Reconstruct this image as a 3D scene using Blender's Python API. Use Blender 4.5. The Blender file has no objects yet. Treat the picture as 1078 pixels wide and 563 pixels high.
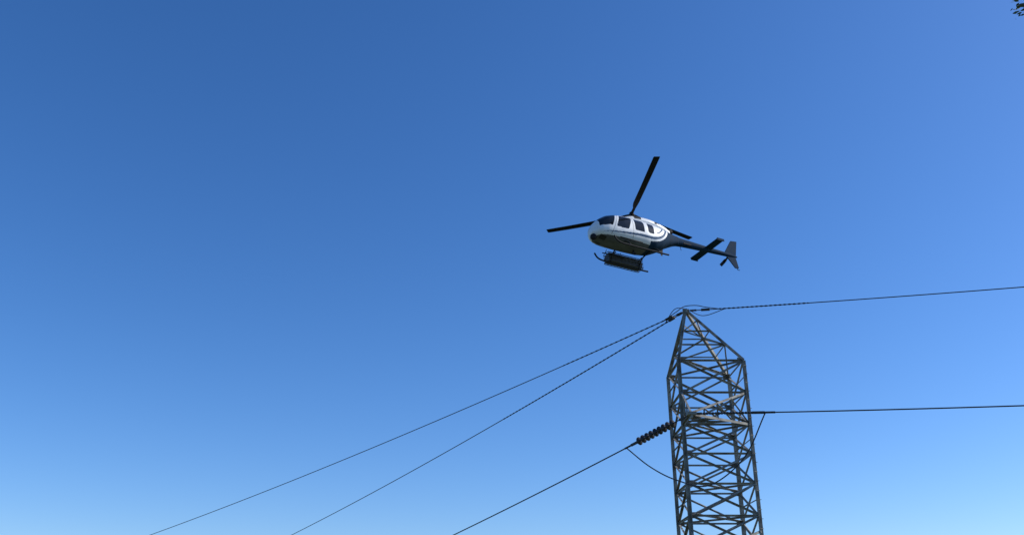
import bpy, bmesh, math, random
import numpy as np
from mathutils import Vector, Matrix, noise
random.seed(7)
scene = bpy.context.scene
scene.view_settings.view_transform = 'Standard'
scene.view_settings.look = 'None'
scene.view_settings.exposure = 0

# ------------------------------------------------------------ materials
def mat(name, col, rough=0.6, metal=0.0, var=0.25, scale=3.0, col2=None, bump=0.0, coat=0.0, spec=0.5):
    m = bpy.data.materials.new(name); m.use_nodes = True
    nt = m.node_tree; b = nt.nodes['Principled BSDF']
    tc = nt.nodes.new('ShaderNodeTexCoord')
    n = nt.nodes.new('ShaderNodeTexNoise'); n.inputs['Scale'].default_value = scale
    n.inputs['Detail'].default_value = 8; n.inputs['Roughness'].default_value = 0.65
    nt.links.new(tc.outputs['Object'], n.inputs['Vector'])
    r = nt.nodes.new('ShaderNodeValToRGB')
    c2 = col2 if col2 else tuple(c*(1-var) for c in col)
    r.color_ramp.elements[0].position = 0.35; r.color_ramp.elements[0].color = (*c2, 1)
    r.color_ramp.elements[1].position = 0.62; r.color_ramp.elements[1].color = (*col, 1)
    nt.links.new(n.outputs['Fac'], r.inputs['Fac'])
    nt.links.new(r.outputs['Color'], b.inputs['Base Color'])
    b.inputs['Metallic'].default_value = metal
    b.inputs['Coat Weight'].default_value = coat
    b.inputs['Specular IOR Level'].default_value = spec
    mr = nt.nodes.new('ShaderNodeMapRange')
    mr.inputs['To Min'].default_value = max(0.02, rough*0.8); mr.inputs['To Max'].default_value = min(1, rough*1.25)
    nt.links.new(n.outputs['Fac'], mr.inputs['Value']); nt.links.new(mr.outputs['Result'], b.inputs['Roughness'])
    if bump > 0:
        bp = nt.nodes.new('ShaderNodeBump'); bp.inputs['Strength'].default_value = bump
        nt.links.new(n.outputs['Fac'], bp.inputs['Height']); nt.links.new(bp.outputs['Normal'], b.inputs['Normal'])
    return m

M_steel = mat('weathered_galvanised_steel', (0.34,0.325,0.28), 0.65, 0.15, scale=2.2, col2=(0.11,0.095,0.075), bump=0.2)
M_wire = mat('aluminium_conductor', (0.05,0.05,0.055), 0.7, 0.3, scale=20)
M_ins = mat('glazed_porcelain', (0.03,0.025,0.025), 0.35, scale=10)
M_fit = mat('forged_fitting', (0.06,0.055,0.05), 0.6, 0.4, scale=10)
M_conc = mat('concrete', (0.35,0.34,0.31), 0.9, scale=4, bump=0.3)
M_white = mat('white_aircraft_paint', (0.80,0.81,0.81), 0.4, var=0.12, scale=2.5, coat=0.2)
M_glass = mat('tinted_acrylic', (0.012,0.015,0.02), 0.1, var=0.3, scale=1.2, spec=0.4)
M_blue = mat('blue_aircraft_paint', (0.015,0.075,0.17), 0.6, var=0.2, scale=3, spec=0.2)
M_navy = mat('navy_aircraft_paint', (0.010,0.036,0.075), 0.85, var=0.3, scale=3, spec=0.12)
M_grey = mat('grey_belly_paint_shadowed', (0.11,0.12,0.125), 0.6, var=0.4, scale=3)  # grey belly livery, colour darkened further to paint in underside shadow
M_blade = mat('blade_composite', (0.02,0.02,0.02), 0.85, var=0.3, scale=4, spec=0.12)
M_black = mat('black_hardware', (0.02,0.02,0.022), 0.7, scale=8, spec=0.2)
M_bask = mat('basket_aluminium', (0.09,0.095,0.10), 0.6, 0.2, scale=8)
M_bark = mat('bark', (0.12,0.09,0.06), 0.95, scale=9, bump=0.6)
M_leaf = mat('leaf', (0.10,0.13,0.055), 0.6, scale=1.5, col2=(0.05,0.08,0.03))
M_ground = mat('dry_grass_ground', (0.10,0.115,0.05), 0.95, scale=0.08, col2=(0.06,0.085,0.035), bump=0.4)

# ------------------------------------------------------------ helpers
def obj(name, bm, mats, parent=None, smooth=False, loc=None):
    me = bpy.data.meshes.new(name)
    bmesh.ops.recalc_face_normals(bm, faces=bm.faces[:])
    bm.to_mesh(me); bm.free()
    for m in (mats if isinstance(mats, list) else [mats]): me.materials.append(m)
    if smooth:
        for p in me.polygons: p.use_smooth = True
    o = bpy.data.objects.new(name, me); scene.collection.objects.link(o)
    if parent: o.parent = parent
    if loc is not None: o.location = loc
    return o
def empty(name, loc=(0,0,0)):
    e = bpy.data.objects.new(name, None); scene.collection.objects.link(e); e.location = loc
    e.empty_display_size = 0.5
    return e
def frame_of(d):
    d = d.normalized()
    ref = Vector((0,0,1)) if abs(d.z) < 0.9 else Vector((1,0,0))
    a = d.cross(ref).normalized(); b = d.cross(a).normalized()
    return d, a, b
def angle_bar(bm, p, q, w, t=None, roll=0.0, off=0.0):
    p = Vector(p); q = Vector(q); t = t or w*0.14
    d, a, b = frame_of(q-p)
    a2 = a*math.cos(roll)+b*math.sin(roll); b2 = -a*math.sin(roll)+b*math.cos(roll)
    prof = [(0,0),(w,0),(w,t),(t,t),(t,w),(0,w)]
    o = -(a2+b2)*(w*0.3) + (a2*off)
    r1 = [bm.verts.new(p+o+a2*x+b2*y) for x,y in prof]
    r2 = [bm.verts.new(q+o+a2*x+b2*y) for x,y in prof]
    for i in range(6):
        j=(i+1)%6; bm.faces.new((r1[i],r1[j],r2[j],r2[i]))
    bm.faces.new(r1[::-1]); bm.faces.new(r2)
def tube(bm, pts, r, sides=7, cap=True):
    pts=[Vector(p) for p in pts]; n=len(pts)
    rad = r if isinstance(r,(list,tuple)) else [r]*n
    rings=[]; d0=(pts[1]-pts[0]).normalized(); _,a,b=frame_of(d0)
    for i,p in enumerate(pts):
        d=(pts[min(i+1,n-1)]-pts[max(i-1,0)]).normalized()
        a=(a-d*a.dot(d)).normalized(); b=d.cross(a)
        rings.append([bm.verts.new(p+(a*math.cos(k*2*math.pi/sides)+b*math.sin(k*2*math.pi/sides))*rad[i]) for k in range(sides)])
    for i in range(n-1):
        for k in range(sides):
            j=(k+1)%sides; bm.faces.new((rings[i][k],rings[i][j],rings[i+1][j],rings[i+1][k]))
    if cap: bm.faces.new(rings[0][::-1]); bm.faces.new(rings[-1])
def box(bm, c, s, M=None):
    vs=[]
    for x in (-1,1):
        for y in (-1,1):
            for z in (-1,1):
                v=Vector((x*s[0]/2,y*s[1]/2,z*s[2]/2))
                if M: v=M@v
                vs.append(bm.verts.new(Vector(c)+v))
    for f in ((0,1,3,2),(4,6,7,5),(0,4,5,1),(2,3,7,6),(0,2,6,4),(1,5,7,3)):
        bm.faces.new([vs[i] for i in f])
def catmull(P, n=10):
    P=[Vector(p) for p in P]; P=[2*P[0]-P[1]]+P+[2*P[-1]-P[-2]]; out=[]
    for i in range(1,len(P)-2):
        for k in range(n):
            t=k/n
            out.append(0.5*((2*P[i])+(P[i+1]-P[i-1])*t+(2*P[i-1]-5*P[i]+4*P[i+1]-P[i+2])*t*t+(3*P[i]-P[i-1]-3*P[i+1]+P[i+2])*t**3))
    out.append(P[-2]); return out

# ------------------------------------------------------------ ground
def hgt(x,y):
    s=(x-9)*-0.67+(y-40.7)*0.74
    t=min(1,max(0,(s-20)/120)); t=t*t*(3-2*t)
    r=math.hypot(x-9,y-40.7)
    k=min(1,max(0,(r-10)/40))
    return -12*t+0.5*k*noise.noise(Vector((x*0.03,y*0.03,0)))
bm=bmesh.new()
def axis():
    a=[]; v=0; st=6
    while v<3000: a.append(v); v+=st; st*=1.06
    return sorted([-x for x in a[1:]]+a)
xs=axis(); grid=[[bm.verts.new((x+9,y+40,hgt(x+9,y+40))) for x in xs] for y in xs]
for j in range(len(xs)-1):
    for i in range(len(xs)-1):
        bm.faces.new((grid[j][i],grid[j][i+1],grid[j+1][i+1],grid[j+1][i]))
obj('ground',bm,M_ground,smooth=True)

# ------------------------------------------------------------ lattice tower (local: origin at base centre)
CORN=[Vector((-1.48,1.48,0)),Vector((-1.48,-1.48,0)),Vector((1.46,-1.48,0)),Vector((1.46,1.48,0))]
ZS=13.25; APEX=Vector((-0.81,-0.60,15.96)); TIP=Vector((-1.52,-3.5,10.29)); TIP2=Vector((-1.62,-3.75,4.4))
def corner(i,z):
    k=1.0 if z>5 else 1+(5-z)*0.09
    if z<=ZS: return Vector((CORN[i].x*k,CORN[i].y*k,z))
    t=(z-ZS)/(APEX.z-ZS); b=CORN[i]+Vector((0,0,ZS)); return b.lerp(APEX,t*0.985)
def build_tower():
    bm=bmesh.new()
    for i in range(4):
        angle_bar(bm,corner(i,0),corner(i,5),0.19,0.024,roll=i*math.pi/2)
        angle_bar(bm,corner(i,5),corner(i,ZS),0.17,0.022,roll=i*math.pi/2)
        angle_bar(bm,corner(i,ZS),corner(i,APEX.z),0.13,0.017,roll=i*math.pi/2)
    lev=[0.3,2.2,3.8,5.0,6.35,7.7,9.0,10.29,11.75,ZS]
    for k in range(len(lev)-1):
        z0,z1=lev[k],lev[k+1]
        for i in range(4):
            j=(i+1)%4
            angle_bar(bm,corner(i,z0),corner(j,z1),0.10,0.014,off=0.02,roll=0.2*k)
            angle_bar(bm,corner(j,z0),corner(i,z1),0.09,0.013,roll=1.6,off=-0.02)
            angle_bar(bm,corner(i,z1),corner(j,z1),0.085,0.012)
            zm=(z0+z1)/2; xc=(corner(i,zm)+corner(j,zm))/2
            if k%2==0 and i%2==0:
                angle_bar(bm,corner(i,zm),xc,0.05,0.009); angle_bar(bm,corner(j,zm),xc,0.05,0.009)
        if k in (3,4,6,8):
            angle_bar(bm,corner(0,z1),corner(2,z1),0.08,0.012); angle_bar(bm,corner(1,z1)+Vector((0,0,.09)),corner(3,z1)+Vector((0,0,.09)),0.08,0.012)
    pl=[ZS,14.1,14.85,15.45]
    for k in range(len(pl)-1):
        for i in range(4):
            j=(i+1)%4
            if k: angle_bar(bm,corner(i,pl[k]),corner(j,pl[k]),0.065,0.01)
            if (i+k)%2: angle_bar(bm,corner(i,pl[k]),corner(j,pl[k+1]),0.065,0.01)
            else: angle_bar(bm,corner(j,pl[k]),corner(i,pl[k+1]),0.065,0.01)
    box(bm,APEX+Vector((0,0,-0.05)),(0.3,0.06,0.26)); box(bm,APEX+Vector((0,0,-0.02)),(0.06,0.3,0.18))
    for tip,zt in ((TIP,1.46),(TIP2,1.3)):
        zb=tip.z
        L,R=corner(1,zb),corner(2,zb)
        Lu,Ru=corner(1,zb+zt),corner(2,zb+zt)
        angle_bar(bm,L,tip,0.11,0.015); angle_bar(bm,R,tip,0.11,0.015)
        angle_bar(bm,Lu,tip+Vector((0,0,.06)),0.09,0.013); angle_bar(bm,Ru,tip+Vector((0,0,.06)),0.09,0.013)
        for a in (0.3,0.55,0.78):
            angle_bar(bm,L.lerp(tip,a),R.lerp(tip,a),0.06,0.009)
            angle_bar(bm,Lu.lerp(tip,a),L.lerp(tip,a),0.055,0.009)
            angle_bar(bm,Ru.lerp(tip,a),R.lerp(tip,a),0.055,0.009)
        for a,b2 in ((0,0.3),(0.3,0.55),(0.55,0.78)):
            angle_bar(bm,L.lerp(tip,a),R.lerp(tip,b2),0.055,0.009)
            angle_bar(bm,Lu.lerp(tip,b2),L.lerp(tip,a),0.05,0.008)
            angle_bar(bm,Ru.lerp(tip,b2),R.lerp(tip,a),0.05,0.008)
        box(bm,tip,(0.38,0.34,0.12)); box(bm,tip+Vector((0,0,-0.08)),(0.08,0.25,0.22))
    for z in lev[1:]:
        for i in range(4):
            for s in (1,-1):
                j=(i+s)%4; d=(corner(j,z)-corner(i,z)).normalized()
                M=Matrix((d,Vector((-d.y,d.x,0)),(0,0,1))).transposed()
                box(bm,corner(i,z)+d*0.14+Vector((0,0,0.003*s)),(0.26,0.014,0.26),M)
    z=3.0
    while z<ZS:
        c=corner(2,z); s=1 if int(z/0.4)%2 else -1
        tube(bm,[c,c+Vector((0.16,-0.05*s,0))],0.012,5); z+=0.4
    me=bpy.data.meshes.new('steel_frame'); bmesh.ops.recalc_face_normals(bm,faces=bm.faces[:]); bm.to_mesh(me); bm.free()
    me.materials.append(M_steel)
    b2=bmesh.new()
    for i in range(4):
        c=corner(i,0); box(b2,(c.x,c.y,-0.35),(0.8,0.8,1.3))
    mf=bpy.data.meshes.new('footings'); b2.to_mesh(mf); b2.free(); mf.materials.append(M_conc)
    return me,mf
frame_me,foot_me=build_tower()
BASE=Vector((9.15,40.7,0))
dirA=Vector((-0.59,0.81,0)).normalized()
dirB=Vector((-0.75,0.66,0)).normalized()
dirR=Vector((0.92,-0.39,0)).normalized()
locs=[BASE, BASE+dirA*160+Vector((0,0,-12)), BASE+dirB*160+Vector((0,0,-12)), BASE+dirR*100]
towers=[]
for l in locs:
    e=empty('transmission_tower',l); towers.append(e)
    for nm,me in (('steel_frame',frame_me),('footings',foot_me)):
        o=bpy.data.objects.new(nm,me); scene.collection.objects.link(o); o.parent=e
T=towers[0]

# ------------------------------------------------------------ conductors
def span(P,d,L,S,H,t):
    return P+d*t+Vector((0,0,-H*t/L-4*S*(t/L)*(1-t/L)))
def wire(P,d,L,S,H,r,t0=0.0,helix=None,name='power_line',t1=None):
    bm=bmesh.new(); n=90; t1=t1 or L
    ts=[t0+(t1-t0)*(i/n)**1.4 for i in range(n+1)]
    tube(bm,[span(P,d,L,S,H,t) for t in ts],r,7)
    e=obj(name,bm,M_wire,smooth=True)
    if helix:
        bm=bmesh.new(); a,b,pitch,hr=helix
        for ph in (0,math.pi):
            pts=[]; m=int((b-a)/pitch*12)
            for i in range(m+1):
                t=a+(b-a)*i/m; c=span(P,d,L,S,H,t); _,u,v=frame_of(d)
                an=2*math.pi*(t-a)/pitch+ph
                pts.append(c+(u*math.cos(an)+v*math.sin(an))*(r+hr*0.3))
            tube(bm,pts,hr,5)
        obj('armour_rod',bm,M_wire,parent=e,smooth=True)
    return e
A=BASE+APEX; Tp=BASE+TIP; T2=BASE+TIP2
wire(A,dirB,160,4.0,12,0.023,0.2,(1.2,7.5,0.62,0.010))
wire(A,dirA,160,4.0,12,0.025,0.2,(1.2,15,0.62,0.011))
wire(Tp,dirA,160,5.0,12,0.030,3.4,None,t1=156)
wire(A,dirR,100,1.9,0,0.023,0.3,(1.5,5.6,0.42,0.012))
wire(Tp,dirR,100,1.9,0,0.028,2.7,None,t1=97)
wire(T2,dirA,160,5.0,12,0.032,3.4,None,t1=156)
wire(T2,dirR,100,1.9,0,0.030,2.7,None,t1=97)

def insulators(P,d,L,S,H,t0,t1,step,rad,name):
    bm=bmesh.new(); q0=span(P,d,L,S,H,t0); q1=span(P,d,L,S,H,t1)
    tube(bm,[P,q1],0.025,6)
    n=int((t1-t0)/step); ax,u,v=frame_of(q1-q0)
    for i in range(n):
        c=q0+(q1-q0)*(i+.5)/n
        prof=[(-.07,.035),(-.055,.05),(-.03,.055),(0.0,rad),(.012,rad),(.02,rad*.5),(.05,.04),(.07,.03)]
        rings=[[bm.verts.new(c+ax*x+(u*math.cos(k*math.pi/7)+v*math.sin(k*math.pi/7))*r) for k in range(14)] for x,r in prof]
        for a,b in zip(rings,rings[1:]):
            for k in range(14): bm.faces.new((a[k],a[(k+1)%14],b[(k+1)%14],b[k]))
        bm.faces.new(rings[0]); bm.faces.new(rings[-1])
    o=obj(name,bm,M_ins,smooth=True); o.parent=T; o.location=-BASE
    bm=bmesh.new(); M=Matrix((ax,u,v)).transposed()
    box(bm,P+(q0-P)*0.55,(0.34,0.07,0.09),M); e1=span(P,d,L,S,H,t1+0.35)
    box(bm,q1+(e1-q1)*0.5,(0.5,0.08,0.1),M); tube(bm,[e1,e1+(e1-q1)*1.4],0.045,8)
    o=obj('strain_clamp',bm,M_fit); o.parent=T; o.location=-BASE
for P in (Tp,T2):
    insulators(P,dirA,160,5.0,12,1.0,3.35,0.255,0.19,'insulator_string')
    insulators(P,dirR,100,1.9,0,0.5,2.6,0.12,0.055,'insulator_string')
def jumper(pts,r,name='jumper_cable'):
    bm=bmesh.new(); tube(bm,catmull(pts),r,7); o=obj(name,bm,M_wire,smooth=True); o.parent=T; o.location=-BASE
z0=1.6
J=[span(Tp,dirA,160,5,12,4.1),(6.1,39.5,6.85+z0),(7.03,38.4,6.1+z0),(8.2,37.5,5.75+z0),(9.5,36.5,6.7+z0),span(Tp,dirR,100,1.9,0,3.05)]
jumper(J,0.028)
dz=Vector(T2)-Vector(Tp); jumper([Vector(p)+dz for p in J],0.028)
jumper([span(A,dirB,160,4,12,1.3),A+Vector((-.45,0,-.05)),A+Vector((-.05,0,.22)),A+Vector((.5,-.1,.24)),A+Vector((.9,-.2,.12)),span(A,dirR,100,1.9,0,1.6)],0.02)
jumper([span(A,dirA,160,4,12,1.4),A+Vector((-.5,.1,.12)),A+Vector((.1,.1,.10)),A+Vector((.8,-.1,-.28)),span(A,dirR,100,1.9,0,1.9)],0.018)
bm=bmesh.new()
for d,S,H_,L in ((dirA,4,12,160),(dirB,4,12,160),(dirR,1.9,0,100)):
    a=span(A,d,L,S,H_,.15); b=span(A,d,L,S,H_,1.2); ax,u,v=frame_of(b-a); M=Matrix((ax,u,v)).transposed()
    box(bm,a.lerp(b,.2),(.3,.05,.08),M); box(bm,a.lerp(b,.75),(.4,.09,.1),M); tube(bm,[a,b],.022,6)
o=obj('earth_wire_clamp',bm,M_fit); o.parent=T; o.location=-BASE

# ------------------------------------------------------------ helicopter (local: origin at rotor hub, +X nose, +Y port)
HUB=Vector((7.16,47.8,24.8))
Fv=Vector((-0.883,-0.46,0.03)).normalized(); Uv=Vector((-0.05,0.13,0.99)); Pv=Uv.cross(Fv).normalized(); Uv=Fv.cross(Pv)
H=empty('helicopter',HUB); H.rotation_mode='QUATERNION'
H.rotation_quaternion=Matrix((Fv,Pv,Uv)).transposed().to_quaternion()
G=-3.05
def loft(name,sec,mats,nring=72,step=0.04,expo=2.6,pick=None,smoothk=7):
    sec=sorted(sec); X=np.array([s[0] for s in sec]); xs=np.arange(X[0],X[-1]+1e-6,step)
    def it(k):
        v=np.interp(xs,X,[s[k] for s in sec]); p=np.pad(v,smoothk,mode='edge'); ker=np.hanning(2*smoothk+3)[1:-1]; ker/=ker.sum()
        w=np.convolve(p,ker,'valid'); w[0]=v[0]; w[-1]=v[-1]; return w
    zb,zt,hw=it(1),it(2),it(3)
    bm=bmesh.new(); rings=[]
    for i,x in enumerate(xs):
        zc=(zb[i]+zt[i])/2; hh=(zt[i]-zb[i])/2; r=[]
        for k in range(nring):
            a=2*math.pi*(k+.5)/nring; c,s=math.cos(a),math.sin(a)
            r.append(bm.verts.new((x,hw[i]*math.copysign(abs(c)**(2/expo),c),G+zc+hh*math.copysign(abs(s)**(2/expo),s))))
        rings.append(r)
    for a,b in zip(rings,rings[1:]):
        for k in range(nring):
            f=bm.faces.new((a[k],a[(k+1)%nring],b[(k+1)%nring],b[k]))
            if pick:
                c=f.calc_center_median(); f.material_index=pick(c.x,c.y,c.z-G)
    bm.faces.new(rings[0]); bm.faces.new(rings[-1])
    return obj(name,bm,mats,parent=H,smooth=True)
def rrect(x,g,x0,x1,g0,g1,r=0.1):
    dx=max(x0+r-x,0,x-(x1-r)); dg=max(g0+r-g,0,g-(g1-r)); return math.hypot(dx,dg)<=r
def livery(x,y,g):
    ay=abs(y); xs=x+0.38*(g-1.75)
    if xs>2.12 and x<3.14 and g>1.18+0.10*(3.2-x) and ay>0.05 and g<2.14: return 1
    if ay>0.5:
        if 0.92<xs<1.84 and 1.22<g<2.12 and rrect(xs,g,0.92,1.84,1.22,2.12): return 1
        if rrect(x,g,-0.08,0.62,1.28,2.12): return 1
        if rrect(x,g,-0.80,-0.34,1.36,2.08): return 1
    if 2.55<x<3.0 and g<0.86 and 0.16<ay<0.50: return 1
    if ay>0.6 and 0.75<g<2.2 and (abs(xs-1.97)<0.012 or abs(x-0.77)<0.012): return 5
    if g<2.32:
        r=math.hypot(x+0.4,g-2.75)
        if x<-0.55 and r>1.86: return 3
        if x<-0.4 and 1.60<r<1.75: return 2
        if x<-0.95 and 1.34<r<1.44: return 2
    if x>=-0.4 and x<2.9:
        c=1.075-0.08*max(0,x)
        w=0.075*(1-max(0,x)/3.2)
        if abs(g-c)<w: return 2
    if g<0.70: return 4
    return 0
cab=[(3.42,.96,1.14,.12),(3.38,.84,1.36,.34),(3.24,.71,1.60,.55),(2.98,.60,1.86,.72),(2.55,.54,2.12,.86),(2.0,.52,2.29,.93),(1.4,.51,2.37,.95),(.5,.51,2.38,.95),(-.3,.53,2.38,.94),(-1.0,.62,2.36,.88),(-1.6,.90,2.34,.72),(-2.2,1.28,2.32,.49),(-2.8,1.58,2.28,.31),(-3.1,1.68,2.26,.25)]
loft('cabin',cab,[M_white,M_glass,M_blue,M_navy,M_grey,M_black],nring=220,step=0.02,pick=livery,smoothk=9)
boom=[(-2.9,1.63,2.27,.27),(-3.4,1.70,2.24,.22),(-5,1.80,2.17,.17),(-6.6,1.88,2.12,.12),(-7.1,1.92,2.09,.08),(-7.25,1.97,2.04,.03)]
loft('tail_boom',boom,[M_navy,M_white],nring=32,expo=2.1)
cowl=[(1.15,2.25,2.33,.12),(.95,2.25,2.50,.34),(.5,2.25,2.66,.46),(0,2.25,2.74,.52),(-.8,2.25,2.76,.54),(-1.5,2.2,2.70,.50),(-2.1,2.15,2.58,.40),(-2.5,2.1,2.46,.27)]
loft('engine_cowling',cowl,[M_white,M_black,M_blue],nring=56,expo=2.8,pick=lambda x,y,g: 1 if (abs(y)>.36 and rrect(x,g,-.25,.25,2.46,2.64,.05)) or (abs(y)>.3 and rrect(x,g,-1.6,-1.2,2.46,2.6,.04)) else 0)
bm=bmesh.new()
tube(bm,[(-2.2,0,G+2.42),(-2.65,0,G+2.50),(-2.8,0,G+2.54)],[.17,.18,.18],16)
tube(bm,[(0,0,-.45),(0,0,-.1)],[.13,.09],14); tube(bm,[(0,0,-.1),(0,0,.16)],[.20,.12],14)
for a in (20,140,260):
    r=math.radians(a); tube(bm,[(.22*math.cos(r),.22*math.sin(r),-.36),(.16*math.cos(r),.16*math.sin(r),-.04)],.025,6)
tube(bm,[(0,0,-.27),(0,0,-.21)],.24,16)
obj('mast_and_exhaust',bm,M_black,parent=H)
Rr=empty('main_rotor'); Rr.parent=H
for az in (-48,72,192):
    d=Vector((math.cos(math.radians(az)),math.sin(math.radians(az)),0))
    w=Vector((-d.y,d.x,0)); up=Vector((0,0,1))
    bm=bmesh.new(); rings=[]
    for r,ch,th,tw in ((.0,.16,.12,0),(.35,.17,.10,2),(.7,.18,.07,8),(.95,.30,.05,10),(1.25,.38,.045,10),(2.5,.38,.04,8),(4.0,.38,.035,5),(5.25,.38,.03,3),(5.34,.34,.02,3)):
        z=.02+.10*(r/5.3)+.16*(r/5.3)**2
        c=d*r+up*z; t=math.radians(tw); a=w*math.cos(t)+up*math.sin(t); b=-w*math.sin(t)+up*math.cos(t)
        prof=[(.30,0),(.24,.45),(.05,.5),(-.3,.25),(-.7,.03),(-.7,-.03),(-.3,-.25),(.05,-.5),(.24,-.45)]
        rings.append([bm.verts.new(c+a*(x*ch)+b*(y*th)) for x,y in prof])
    for p,q in zip(rings,rings[1:]):
        for k in range(9): bm.faces.new((p[k],p[(k+1)%9],q[(k+1)%9],q[k]))
    bm.faces.new(rings[0]); bm.faces.new(rings[-1])
    obj('rotor_blade',bm,M_blade,parent=Rr)
def plate(bm,outline,axis,th):
    ax=Vector(axis)*th/2; a=[bm.verts.new(Vector(p)+ax) for p in outline]; b=[bm.verts.new(Vector(p)-ax) for p in outline]
    bm.faces.new(a); bm.faces.new(b[::-1]); n=len(outline)
    for i in range(n): bm.faces.new((a[i],b[i],b[(i+1)%n],a[(i+1)%n]))
bm=bmesh.new()
plate(bm,[(-6.35,0,G+2.05),(-6.98,0,G+3.12),(-7.4,0,G+3.18),(-7.15,0,G+2.0)],(0,1,0),.07)
plate(bm,[(-6.45,0,G+1.92),(-7.12,0,G+1.95),(-7.22,0,G+1.18),(-6.98,0,G+1.15)],(0,1,0),.06)
tube(bm,[(-7.05,0,G+1.2),(-7.15,0,G+1.05),(-7.28,0,G+1.07)],.02,6)
obj('vertical_fin',bm,M_navy,parent=H)
bm=bmesh.new()
plate(bm,[(-4.95,1.27,G+1.98),(-4.9,-1.27,G+1.98),(-5.38,-1.27,G+1.98),(-5.38,1.27,G+1.98)],(0,0,1),.06)
for s in (1,-1): plate(bm,[(-4.95,1.29*s,G+1.9),(-4.95,1.29*s,G+2.06),(-5.42,1.29*s,G+2.06),(-5.42,1.29*s,G+1.9)],(0,1,0),.03)
obj('horizontal_stabiliser',bm,M_navy,parent=H)
bm=bmesh.new(); c=Vector((-6.85,-.36,G+2.05))
tube(bm,[c+Vector((0,.36,0)),c+Vector((0,-.06,0))],[.09,.06],10)
d=Vector((math.cos(math.radians(-50)),0,math.sin(math.radians(-50)))); e=Vector((-d.z,0,d.x))
for s in (1,-1):
    plate(bm,[c+d*s*.1+e*.04,c+d*s*.3+e*.09,c+d*s*.93+e*.09,c+d*s*.93-e*.09,c+d*s*.3-e*.09,c+d*s*.1-e*.04],(0,1,0),.025)
obj('tail_rotor',bm,M_blade,parent=H)
bm=bmesh.new()
for s in (1,-1):
    tube(bm,catmull([(2.45,1.05*s,G+.42),(2.25,1.05*s,G+.16),(1.9,1.05*s,G+.05),(1.2,1.05*s,G+.03),(-1.2,1.05*s,G+.03),(-1.5,1.05*s,G+.04)],6),.05,8)
    for x in (1.25,-.85):
        tube(bm,catmull([(x,0,G+.60),(x,.55*s,G+.56),(x,.92*s,G+.30),(x,1.05*s,G+.06)],6),.042,8)
    tube(bm,[(1.9,.95*s,G+.50),(.2,.95*s,G+.50)],.03,6)
    for x in (1.7,.6): tube(bm,[(x,.75*s,G+.65),(x,.97*s,G+.5)],.02,6)
obj('landing_skids',bm,M_black,parent=H,smooth=True)
bm=bmesh.new()
s=-1
x0,x1,y0,y1,g0,g1=-1.15,1.35,1.0,1.55,.16,.74
for g in (g0,(g0+g1)/2,g1):
    loop=[(x0,y0*s,G+g),(x1,y0*s,G+g),(x1+.12,(y0+y1)/2*s,G+g),(x1,y1*s,G+g),(x0,y1*s,G+g),(x0,y0*s,G+g)]
    for a,b in zip(loop,loop[1:]): tube(bm,[a,b],.022,6)
for i in range(11):
    x=x0+(x1-x0)*i/10
    tube(bm,[(x,y0*s,G+g1),(x,y0*s,G+g0),(x,y1*s,G+g0),(x,y1*s,G+g1)],.012,5)
box(bm,((x0+x1)/2,(y0+y1)/2*s,G+(g0+g1)/2),(x1-x0-.06,y1-y0-.06,g1-g0-.06))
for x in (1.1,-.8): tube(bm,[(x,.6*s,G+.58),(x,y0*s,G+.5)],.03,6)
obj('cargo_basket',bm,M_bask,parent=H)
bm=bmesh.new()
bmesh.ops.create_uvsphere(bm,u_segments=20,v_segments=14,radius=.2,matrix=Matrix.Translation((3.3,0.1,G+.66)))
tube(bm,[(3.05,.1,G+.85),(3.25,.1,G+.68)],.06,8)
tube(bm,[(0.2,0,G+.55),(.2,0,G+.33)],.05,8); box(bm,(.2,0,G+.3),(.25,.1,.12))
plate(bm,[(-1.7,0,G+1.0),(-1.8,0,G+.65),(-1.9,0,G+.65),(-2.0,0,G+1.2)],(0,1,0),.02)
box(bm,(-3.6,.3,G+1.75),(.5,.06,.06)); tube(bm,[(-3.3,0,G+1.75),(-3.35,0,G+1.4)],.015,5)
obj('nose_camera_and_antennas',bm,M_black,parent=H)
for o in bpy.data.objects:
    if o.parent==H and o.type=='MESH':
        for v in o.data.vertices:
            x=v.co.x
            if x>0.3: v.co.x=0.3+(x-0.3)*0.90
            elif x<-3: v.co.x=-3+(x+3)*1.14
        o.data.update()

# ------------------------------------------------------------ tree just outside the right edge
tree=empty('broadleaf_tree',(9.6,9.2,0))
bm=bmesh.new(); TB=Vector((9.6,9.2,0))
tube(bm,catmull([(0,0,-.2),(.05,0,1.5),(-.05,.1,3.5),(.1,.05,5.5),(.0,.1,7.8)],6),[.26-.2*i/24 for i in range(25)],10)
limbs=[]
for i in range(16):
    z=3.2+i*.3; a=i*2.4; L=2.0-abs(i-7)*.07
    st=Vector((0,.05,z)); en=st+Vector((math.cos(a)*L,math.sin(a)*L,L*.6)); mid=st.lerp(en,.5)+Vector((0,0,-.15))
    if (en.x)<-1.6: en.x=-1.6
    pts=catmull([st,mid,en],5); tube(bm,pts,[.07-.06*k/(len(pts)-1) for k in range(len(pts))],6); limbs.append((st,en))
TW=Vector((5.68,8.05,8.12))-TB
pts=catmull([Vector((0,.1,6.6)),Vector((-1.5,-.4,7.6)),Vector((-2.8,-.9,8.12)),TW],6); tube(bm,pts,[.05-.044*k/(len(pts)-1) for k in range(len(pts))],6)
obj('trunk',bm,M_bark,parent=tree,smooth=True)
bm=bmesh.new()
def leaf(c,s):
    n=Vector((random.gauss(0,1),random.gauss(0,1),random.gauss(0,1))).normalized(); _,a,b=frame_of(n)
    P=[c-a*s,c-a*s*.2+b*s*.42,c+a*s*.5+b*s*.3,c+a*s*1.1,c+a*s*.5-b*s*.3,c-a*s*.2-b*s*.42]
    bm.faces.new([bm.verts.new(p) for p in P])
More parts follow.
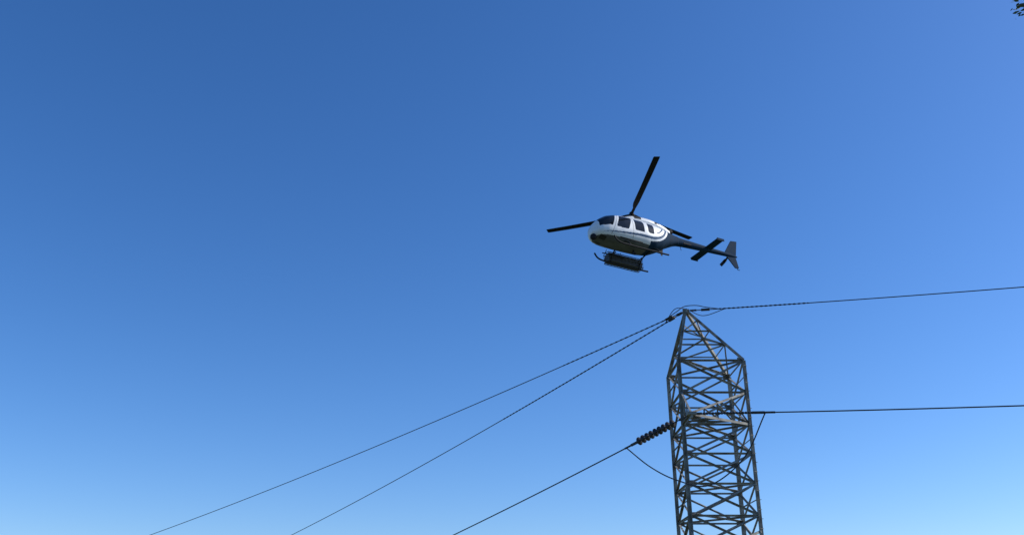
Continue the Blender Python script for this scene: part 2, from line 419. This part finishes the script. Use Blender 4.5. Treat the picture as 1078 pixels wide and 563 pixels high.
for st,en in limbs:
    for k in range(10):
        c0=st.lerp(en,.35+.07*k)+Vector((random.gauss(0,.3),random.gauss(0,.3),random.gauss(0,.25)))
        for j in range(36):
            leaf(c0+Vector((random.gauss(0,.16),random.gauss(0,.16),random.gauss(0,.13))),random.uniform(.03,.06))
for j in range(420):
    t=random.random(); c=Vector((-2.8,-.9,8.12)).lerp(TW,t)
    leaf(c+Vector((random.gauss(0,.06),random.gauss(0,.06),random.gauss(0,.05))),random.uniform(.02,.04))
obj('foliage',bm,M_leaf,parent=tree)

# ------------------------------------------------------------ sky, sun, camera
AZ=math.radians(84); EL=math.radians(36)
w=bpy.data.worlds.new('World'); scene.world=w; w.use_nodes=True; nt=w.node_tree
sky=nt.nodes.new('ShaderNodeTexSky'); sky.sky_type='NISHITA'; sky.sun_disc=False
sky.sun_elevation=EL; sky.sun_rotation=AZ; sky.altitude=900; sky.air_density=1.0; sky.dust_density=1.1; sky.ozone_density=3.6
bg=nt.nodes['Background']; bg.inputs['Strength'].default_value=0.145
hs=nt.nodes.new('ShaderNodeHueSaturation'); hs.inputs['Saturation'].default_value=1.22; hs.inputs['Value'].default_value=1.0
mx=nt.nodes.new('ShaderNodeMix'); mx.data_type='RGBA'; mx.blend_type='MULTIPLY'; mx.inputs[0].default_value=1.0
mx.inputs[7].default_value=(0.86,0.94,1.12,1)
nt.links.new(sky.outputs['Color'],hs.inputs['Color'])
nt.links.new(hs.outputs['Color'],mx.inputs[6])
nt.links.new(mx.outputs[2],bg.inputs['Color'])
S=Vector((math.sin(AZ)*math.cos(EL),math.cos(AZ)*math.cos(EL),math.sin(EL)))
sl=bpy.data.lights.new('sun','SUN'); sl.energy=4.2; sl.angle=math.radians(.5); sl.color=(1,.95,.88)
so=bpy.data.objects.new('sun',sl); scene.collection.objects.link(so); so.rotation_mode='QUATERNION'; so.rotation_quaternion=S.to_track_quat('Z','Y')
so.location=(30,-20,60)
cam=bpy.data.cameras.new('camera'); co=bpy.data.objects.new('camera',cam); scene.collection.objects.link(co)
co.location=(0,0,1.6); co.rotation_euler=(math.radians(112.5),0,0); cam.sensor_width=36; cam.lens=31.16; cam.clip_end=8000; cam.clip_start=.05
scene.camera=co
